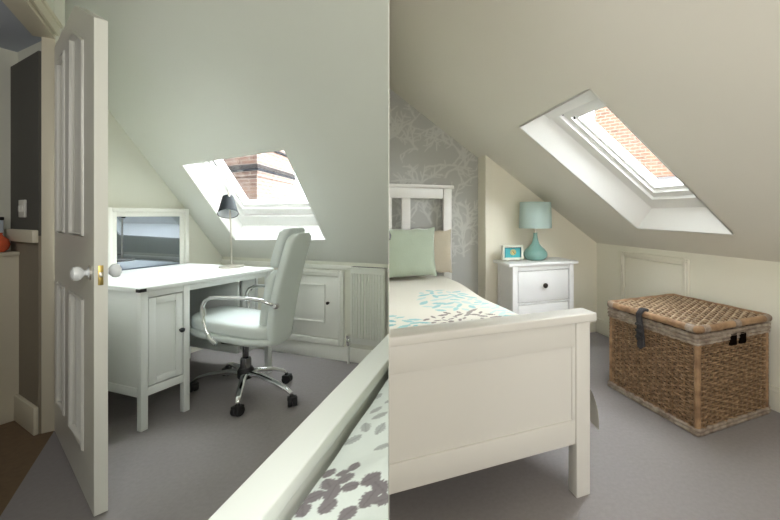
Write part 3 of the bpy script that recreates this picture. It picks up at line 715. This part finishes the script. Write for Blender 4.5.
# duvet with leaf print
rl = random.Random(5); LV = []
TEAL = (0.16, 0.43, 0.47); TEAL2 = (0.27, 0.52, 0.53); PTEAL = (0.48, 0.62, 0.60); BRN = (0.17, 0.13, 0.12)
def cluster(poly, n, cols, L0, L1):
    xs = [p[0] for p in poly]; ys = [p[1] for p in poly]; pts = []; t = 0
    def inside(x, y):
        c = False; j = len(poly)-1
        for i in range(len(poly)):
            if (poly[i][1] > y) != (poly[j][1] > y) and x < (poly[j][0]-poly[i][0])*(y-poly[i][1])/(poly[j][1]-poly[i][1])+poly[i][0]: c = not c
            j = i
        return c
    while len(pts) < n and t < 6000:
        t += 1; x, y = rl.uniform(min(xs), max(xs)), rl.uniform(min(ys), max(ys))
        if inside(x, y) and all(math.hypot(x-a, (y-c)*.8) > L1*1.25 for a, c in pts):
            pts.append((x, y)); L = rl.uniform(L0, L1)*1.25; LV.append((x, y, rl.uniform(0, PI), L, L*rl.uniform(.34, .46), rl.choice(cols)))
cluster([(.21, 1.84), (.30, 1.86), (.38, 1.72), (.44, 1.60), (.36, 1.50), (.20, 1.46)], 26, [TEAL, TEAL2, TEAL2], .020, .030)
cluster([(.43, 2.05), (.48, 2.30), (.60, 2.40), (.76, 2.26), (.77, 1.93), (.66, 1.86), (.52, 1.90)], 40, [TEAL2, TEAL2, PTEAL], .024, .036)
cluster([(.76, 2.05), (.83, 1.86), (.84, 1.52), (.77, 1.50), (.73, 1.70)], 18, [TEAL2, PTEAL, PTEAL], .022, .034)
cluster([(.40, 1.75), (.50, 1.86), (.66, 1.86), (.73, 1.70), (.70, 1.50), (.56, 1.52), (.46, 1.52)], 44, [BRN, BRN, (0.26, .21, .19)], .016, .027)
CREAM = (0.72, 0.68, 0.60)
def duvR_col(c):
    col = CREAM
    for (x, y, a, L, W, cc) in LV:
        dx, dy = c.x-x, c.y-y
        if abs(dx) < L and abs(dy) < L:
            t = (dx*math.cos(a)+dy*math.sin(a))/L; v = -dx*math.sin(a)+dy*math.cos(a)
            if abs(t) < 1 and abs(v) < W*(1-t*t)**.8: col = cc
    return col
def fR(u, v):
    y = 1.294 + v*1.69
    s = u*1.215                      # arc length from the partition side
    flat = .80-.08
    zt = .592 + .020*math.sin(min(1, v*6)*PI/2) - .02 + .010*math.sin(y*7+s*3)*math.sin(s*8+1)
    foot = math.exp(-((v)/.22)**2)
    if s < flat: x = .08 + s; z = zt
    else:
        q = s-flat; r = .075
        if q < r*PI/2: a = q/r; x = .08+flat + r*math.sin(a); z = zt - r*(1-math.cos(a))
        else:
            dn = q - r*PI/2; k = dn/.34; x = .08+flat+r + (.030+.10*foot)*(1-(1-min(1, k))**2) + .012*k*math.sin(y*15); z = zt - r - dn*.80*(1 - .10*(1-foot))
    z -= .0
    return Vector((x, y, z))
b = B(); b.grid(fR, 210, 260); 
n = RF.d(PN)
bmesh.ops.bisect_plane(b.bm, geom=list(b.bm.verts)+list(b.bm.edges)+list(b.bm.faces), plane_co=n*.0012, plane_no=n, clear_inner=True)
tag(b.build('duvet', 'duvetR', frame=RF, base=(.6, 2.1, .4), color=duvR_col, smooth=80), 'cream duvet printed with teal and brown leaves on the panelled bed', 'duvet')

# ---- pillows
def pillow(name, c, w, h, t, tilt, yaw, m, label, clip=True):
    """upright cushion: width along x, height along z, leaning back"""
    R = Matrix.Translation(c) @ Matrix.Rotation(yaw, 4, 'Z') @ Matrix.Rotation(tilt, 4, 'X')
    b = B(); n = 26
    def side(sg):
        def f(u, v):
            a, q = 2*u-1, 2*v-1
            e = max(0, (1-abs(a)**2.6)*(1-abs(q)**2.6))**.55
            pin = 1 - .07*(1-abs(q)**2)*(abs(a)**3); pin2 = 1-.06*(1-abs(a)**2)*(abs(q)**3)
            return R @ Vector((a*w/2*pin, sg*t/2*e, q*h/2*pin2 + .004*math.sin(a*9+q*5)))
        return f
    b.grid(side(1), n, n); b.grid(side(-1), n, n); bmesh.ops.remove_doubles(b.bm, verts=b.bm.verts, dist=1e-4)
    if clip: b.clip(RF, 1, .002)
    return tag(b.build(name, m, frame=RF, base=c, smooth=80), label, 'pillow', 'cushions against the headboard')
pillow('pillow', (.53, 2.852, .795), .40, .37, .10, math.radians(-10), .03, 'sage', 'sage green satin cushion in front, cut off by the room divider')
pillow('pillow', (.735, 2.955, .785), .30, .345, .055, math.radians(-6), -.02, 'beige', 'beige linen cushion half hidden behind the sage green one')

# ================================================================== NIGHTSTAND
x0, x1, y0, y1, Z = 1.226, 1.839, 2.6036, 2.918, .706
ns = thing('nightstand', 'white nightstand with dark round knobs beside the bed', 'nightstand', RF, ((x0+x1)/2, (y0+y1)/2, 0))
B().box(x0, x1, y0, y1, Z-.022, Z, .005, 3).build('top', 'nswhite', ns)
bx0, bx1, by0 = 1.262, 1.803, 2.618
for ax, ay in ((bx0, by0), (bx1-.042, by0), (bx0, y1-.05), (bx1-.042, y1-.05)): B().box(ax, ax+.042, ay, ay+.042, 0, Z-.022, .003).build('leg', 'nswhite', ns)
b = B(); b.box(bx0+.004, bx0+.02, by0+.04, y1-.05, .13, Z-.022, .002); b.box(bx1-.02, bx1-.004, by0+.04, y1-.05, .13, Z-.022, .002); b.box(bx0+.042, bx1-.042, by0+.004, by0+.02, Z-.062, Z-.022, .001)
b.box(bx0+.042, bx1-.042, y1-.03, y1-.015, .13, Z-.022); b.box(bx0+.042, bx1-.042, by0+.004, by0+.02, .388, .402, .001); b.box(bx0+.02, bx1-.02, by0+.004, y1-.03, .13, .15, .002); b.build('carcass', 'nswhite', ns)
B().box(bx0+.042, bx1-.042, by0+.024, by0+.034, .15, Z-.06).build('drawer_gap_shade', 'halldark', ns)  # dark board painted as the shade between the drawers
for z0, z1 in ((.153, .384), (.406, .640)):
    d_ = B().box(bx0+.048, bx1-.048, by0+.003, by0+.023, z0, z1, .003).build('drawer', 'nswhite', ns)
    B().lathe(((bx0+bx1)/2+.0, by0+.003, lerp(z0, z1, .52)), [(.008, 0), (.008, .012), (.018, .018), (.020, .027), (.014, .034), (.001, .036)], 20, (0, -1, 0)).build('knob', 'darkknob', d_)
# ---- table lamp
lx, ly, lz0 = 1.547, 2.786, Z+.0005
tl_ = thing('table_lamp', 'teal ceramic gourd table lamp with pale teal drum shade on nightstand', 'lamp', RF, (lx, ly, lz0))
B().lathe((lx, ly, lz0), [(.060, 0), (.074, .004), (.090, .018), (.099, .040), (.096, .062), (.080, .086), (.055, .108), (.036, .130), (.024, .160), (.018, .190), (.0155, .215), (.017, .222)], 40).build('lamp_base', 'teal', tl_, smooth=60)
B().lathe((lx, ly, lz0), [(.008, .222), (.008, .262), (.014, .265), (.014, .30)], 16).build('neck', 'steel', tl_)
zb, zt = .966, 1.178
b = B(); b.lathe((lx, ly, 0), [(.130, zb+.003), (.132, zb), (.134, zb+.003), (.128, zt-.003), (.126, zt), (.124, zt-.003), (.130, zb+.003)], 48, cap=False); b.build('lamp_shade', 'tealshade', tl_, smooth=60)
B().lathe((lx, ly, 1.01), [(.012, 0), (.018, .02), (.030, .06), (.024, .085), (.003, .095)], 16).build('bulb', 'lampinner', tl_)
b = B()
for k in range(3): b.tube([(lx, ly, zt-.02), (lx+.124*math.cos(k*2.094), ly+.124*math.sin(k*2.094), zt-.006)], .002, 6)
b.tube([(lx, ly, 1.10), (lx, ly, zt-.015)], .003, 6); b.build('shade_spider', 'steel', tl_)
# ---- little clock
cfm = Frame(*RF.w((1.345, 2.80, 0)).xy, RF.yaw-.15)
ck = thing('table_clock', 'small white framed clock with teal face beside the teal lamp', 'clock', cfm, (0, 0, Z+.0005))
q = Z+.0005; w, h = .086, .124
b = B()
for a in ((-w, -w+.016, q+.010, q+h), (w-.016, w, q+.010, q+h), (-w+.016, w-.016, q+h-.016, q+h), (-w+.016, w-.016, q+.010, q+.026)): b.box(a[0], a[1], -.026, .020, a[2], a[3], .004)
b.box(-w+.01, w-.01, .006, .018, q+.02, q+h-.01); b.build('case', 'clockwhite', ck)
fc = B().box(-w+.014, w-.014, -.008, .006, q+.024, q+h-.014).build('clock_face', 'clockteal', ck)
b = B()
for a in ((-w+.016, -w+.024), (w-.024, w-.016)): b.box(a[0], a[1], -.018, -.008, q+.026, q+h-.016)
b.box(-w+.016, w-.016, -.018, -.008, q+h-.024, q+h-.016); b.build('inner_bezel', mat('clock_navy', (.02, .13, .17), .5), ck)
c = Vector((.004, -.009, q+.068)); b = B()
for k in range(12):
    a = k*PI/6; b.lathe(c+Vector((.021*math.cos(a), 0, .019*math.sin(a))), [(.001, 0), (.0055, .001), (.004, .003), (.001, .0035)], 8, (0, -1, 0))
b.lathe(c, [(.001, 0), (.013, .001), (.012, .003), (.001, .004)], 20, (0, -1, 0)); b.build('dial_ring', 'gold', ck)
b = B(); b.tube([c+Vector((0, -.005, 0)), c+Vector((.016, -.005, -.014))], .0016, 6); b.tube([c+Vector((0, -.005, 0)), c+Vector((-.003, -.005, .012))], .0016, 6); b.build('hands', 'blackmetal', ck)
for s_ in (-1, 1): B().box(s_*.042-.010, s_*.042+.010, -.022, .016, q, q+.011, .002).build('foot', 'clockwhite', ck)

# ================================================================== WICKER CHEST
X0, X1, Y0, Y1, CH = 1.712, 2.278, 1.267, 1.876, .498
wc = thing('wicker_chest', 'brown woven wicker chest with cane rimmed lid and dark rope catch', 'chest', CF, ((X0+X1)/2, (Y0+Y1)/2, 0))
rk = random.Random(2)
def weave(o, ud, vd, nd, W, H, rows, stakes, r, amp, jit=0.0):
    """woven wickerwork: wavy weavers along ud going in front of and behind the stakes along vd"""
    o, ud, vd, nd = map(Vector, (o, ud, vd, nd)); b = B(); st = B()
    for k in range(stakes):
        u = W*(k+.5)/stakes; st.tube([o+ud*u+vd*0, o+ud*u+vd*H], r*.9, 5)
    for j in range(rows):
        v = H*(j+.5)/rows; pts = []; n = stakes*2
        jj = rk.uniform(-jit, jit)
        for i in range(n+1):
            u = W*i/n; ph = PI*(u/W*stakes - .5) + (j % 2)*PI
            pts.append(o + ud*u + vd*(v + jj + rk.uniform(-jit, jit)*.5) + nd*(amp*math.cos(ph)))
        b.tube(pts, r*rk.uniform(.85, 1.1), 5)
    return b, st
def panel(name, o, ud, vd, nd, W, H, rows, stakes, m='weave', r=.0056, amp=.0062):
    b, st = weave(o, ud, vd, nd, W, H, rows, stakes, r, amp, .0012)
    pn = b.build(name, m, wc, smooth=80); st.build('stakes', 'stake', pn, smooth=80)
    o, ud, vd, nd = map(Vector, (o, ud, vd, nd)); b = B(); b.slab([o-nd*.016, o+ud*W-nd*.016, o+ud*W+vd*H-nd*.016, o+vd*H-nd*.016], -nd*.01); b.build('lining', 'wdark', pn)
    return pn
e = .016
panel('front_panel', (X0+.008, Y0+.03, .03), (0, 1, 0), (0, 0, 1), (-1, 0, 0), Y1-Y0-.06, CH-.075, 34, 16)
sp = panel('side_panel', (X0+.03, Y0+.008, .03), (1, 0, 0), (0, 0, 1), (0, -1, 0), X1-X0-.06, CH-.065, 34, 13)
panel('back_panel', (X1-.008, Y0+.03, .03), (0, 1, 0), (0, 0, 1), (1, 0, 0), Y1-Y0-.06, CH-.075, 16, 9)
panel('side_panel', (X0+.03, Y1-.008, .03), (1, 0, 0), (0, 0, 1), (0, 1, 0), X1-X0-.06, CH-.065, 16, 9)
for cx_, cy_ in ((X0+.016, Y0+.016), (X1-.016, Y0+.016), (X0+.016, Y1-.016), (X1-.016, Y1-.016)):
    b = B(); n = 60; b.tube([(cx_, cy_, .004+(CH-.01)*i/n) for i in range(n+1)], [.0165+.0014*math.sin(i*2.6) for i in range(n+1)], 10); b.build('corner_post', 'cane', wc, smooth=80)
b = B()
def bandrow(z, r, off=.004):
    c = [(X0-off+.008, Y0-off+.008), (X1+off-.008, Y0-off+.008), (X1+off-.008, Y1+off-.008), (X0-off+.008, Y1+off-.008)]
    pts = []
    for i in range(4):
        p, q_ = Vector((*c[i], z)), Vector((*c[(i+1) % 4], z))
        n = 30
        for k in range(n): pts.append(p.lerp(q_, k/n) + Vector((0, 0, .0016*math.sin(k*2.1))))
    return pts
for z, r in ((.012, .011), (.030, .010)): b.tube(bandrow(z, r), r, 7, closed=True)
b.build('base_band', 'band', wc, smooth=80)
b = B()
for z, r in ((CH-.014, .011), (CH-.034, .011), (CH-.052, .008)): b.tube(bandrow(z, r), r, 7, closed=True)
b.build('upper_band', 'band', wc, smooth=80)
# near-black plates painted as the shade inside the near side's carrying holes
for xx in (1.969, 2.044):
    B().box(xx-.024, xx+.024, Y0-.0065, Y0+.006, .412, .470, .002).build('handle_hole_shade', 'holeshade', wc)
# lid
lid_z = CH+.020
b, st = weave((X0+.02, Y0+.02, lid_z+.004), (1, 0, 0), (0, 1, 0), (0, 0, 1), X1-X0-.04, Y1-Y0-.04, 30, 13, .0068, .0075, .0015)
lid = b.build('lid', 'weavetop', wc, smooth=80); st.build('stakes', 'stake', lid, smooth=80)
B().box(X0+.01, X1-.01, Y0+.01, Y1-.01, lid_z-.012, lid_z-.004).build('lining', 'wdark', lid)
b = B(); o = -.002
cs = [(X0-o, Y0-o), (X1+o, Y0-o), (X1+o, Y1+o), (X0-o, Y1+o)]; pts = []
for i in range(4):
    p, q_ = Vector((*cs[i], lid_z)), Vector((*cs[(i+1) % 4], lid_z)); d = (q_-p).normalized(); L = (q_-p).length
    for k in range(13): pts.append(p + d*lerp(.008, L-.008, k/12) + Vector((0, 0, .0012*math.sin(k*1.7))))
b.tube(pts, .0185, 12, closed=True); b.build('lid_rim', 'cane', lid, smooth=80)
for (px_, py_, dx, dy) in ((X0+.03, Y0-o, 1, 0), ((X0+X1)/2-.02, Y0-o, 1, 0), (X1-.05, Y0-o, 1, 0), (X0-o, Y1-.05, 0, 1), (X0-o, Y0+.02, 0, 1)):
    b = B(); pr_ = []
    for k in range(4): pr_ += [(.0188, k*.012-.005), (.0202, k*.012-.002), (.0202, k*.012+.002), (.0188, k*.012+.005)]
    b.lathe((px_, py_, lid_z), pr_, 14, (dx, dy, 0), cap=False); b.build('rim_binding', 'band', lid, smooth=80)
# rope catch
yc = 1.5987; b = B()
for k in range(3):
    dy = (k-1)*.011
    b.tube([(X0+.02, yc+dy, lid_z+.022), (X0-.012, yc+dy, lid_z+.026), (X0-.036, yc+dy, lid_z+.004), (X0-.026, yc+dy*1.2, CH-.04), (X0-.018, yc+dy*1.5+.004*k, CH-.11), (X0-.018, yc+dy*1.9, .345+.012*k)], .0085, 8)
for z in (.46, .425, .39): b.tube([(X0-.034, yc-.024, z), (X0-.036, yc, z+.006), (X0-.030, yc+.024, z+.002)], .0075, 8)
b.lathe((X0-.018, yc+.004, .355), [(.006, -.03), (.017, -.018), (.019, 0), (.015, .02), (.006, .03)], 12); b.build('rope_catch', 'rope', wc, smooth=80)

# ================================================================== LIGHT, CAMERA
w = bpy.data.worlds.new('World'); bpy.context.scene.world = w; w.use_nodes = True
w.node_tree.nodes['Background'].inputs['Color'].default_value = (0.93, 0.97, 1.0, 1); nt = w.node_tree; tc = nt.nodes.new('ShaderNodeTexCoord'); sp = nt.nodes.new('ShaderNodeSeparateXYZ'); mr_ = nt.nodes.new('ShaderNodeMapRange')
mr_.inputs['From Min'].default_value = -.2; mr_.inputs['From Max'].default_value = .7; mr_.inputs['To Min'].default_value = 9.0; mr_.inputs['To Max'].default_value = 41.0
nt.links.new(tc.outputs['Generated'], sp.inputs[0]); nt.links.new(sp.outputs['X'], mr_.inputs['Value']); nt.links.new(mr_.outputs[0], nt.nodes['Background'].inputs['Strength'])
def area(name, loc, target, size, power, col, sy=None):
    l = bpy.data.lights.new(name, 'AREA'); l.energy = power; l.color = col; l.size = size
    if sy: l.shape = 'RECTANGLE'; l.size_y = sy
    o = bpy.data.objects.new(name, l); COL.objects.link(o); o.location = loc
    o.rotation_euler = (Vector(target)-Vector(loc)).to_track_quat('-Z', 'Y').to_euler(); return o
area('left_fill_light', (-.46, -.12, 1.45), (-1.1, 2.2, .75), .6, 15, (1.0, 1.0, .98))  # added fill, no such lamp in the left room
area('right_fill_light', (.9, -.5, .9), (1.0, 2.4, 1.2), 1.0, 20, (1.0, .97, .92))  # added fill behind the camera, brightens the right room
area('hall_fill_light', (-2.35, .85, 1.6), (-2.5, 2.1, 1.1), .4, 2.2, (1.0, .97, .9))  # added unseen fill to lift the dark hall
cam = bpy.data.cameras.new('Camera'); co_ = bpy.data.objects.new('Camera', cam); COL.objects.link(co_)
co_.location = (0, 0, 1.07); co_.rotation_euler = (PI/2, 0, 0)
cam.sensor_width = 36; cam.lens = 385*36/780; cam.shift_x = (390-479)/780; cam.shift_y = -(260-215.4)/780
cam.clip_start = .02
sc = bpy.context.scene; sc.camera = co_
sc.view_settings.view_transform = 'Standard'; sc.view_settings.look = 'None'; sc.view_settings.exposure = 0; sc.view_settings.gamma = 1
sc.cycles.max_bounces = 10; sc.cycles.diffuse_bounces = 6; sc.cycles.use_denoising = True
for o in bpy.data.objects:
    if '_b' in o.keys(): del o['_b']
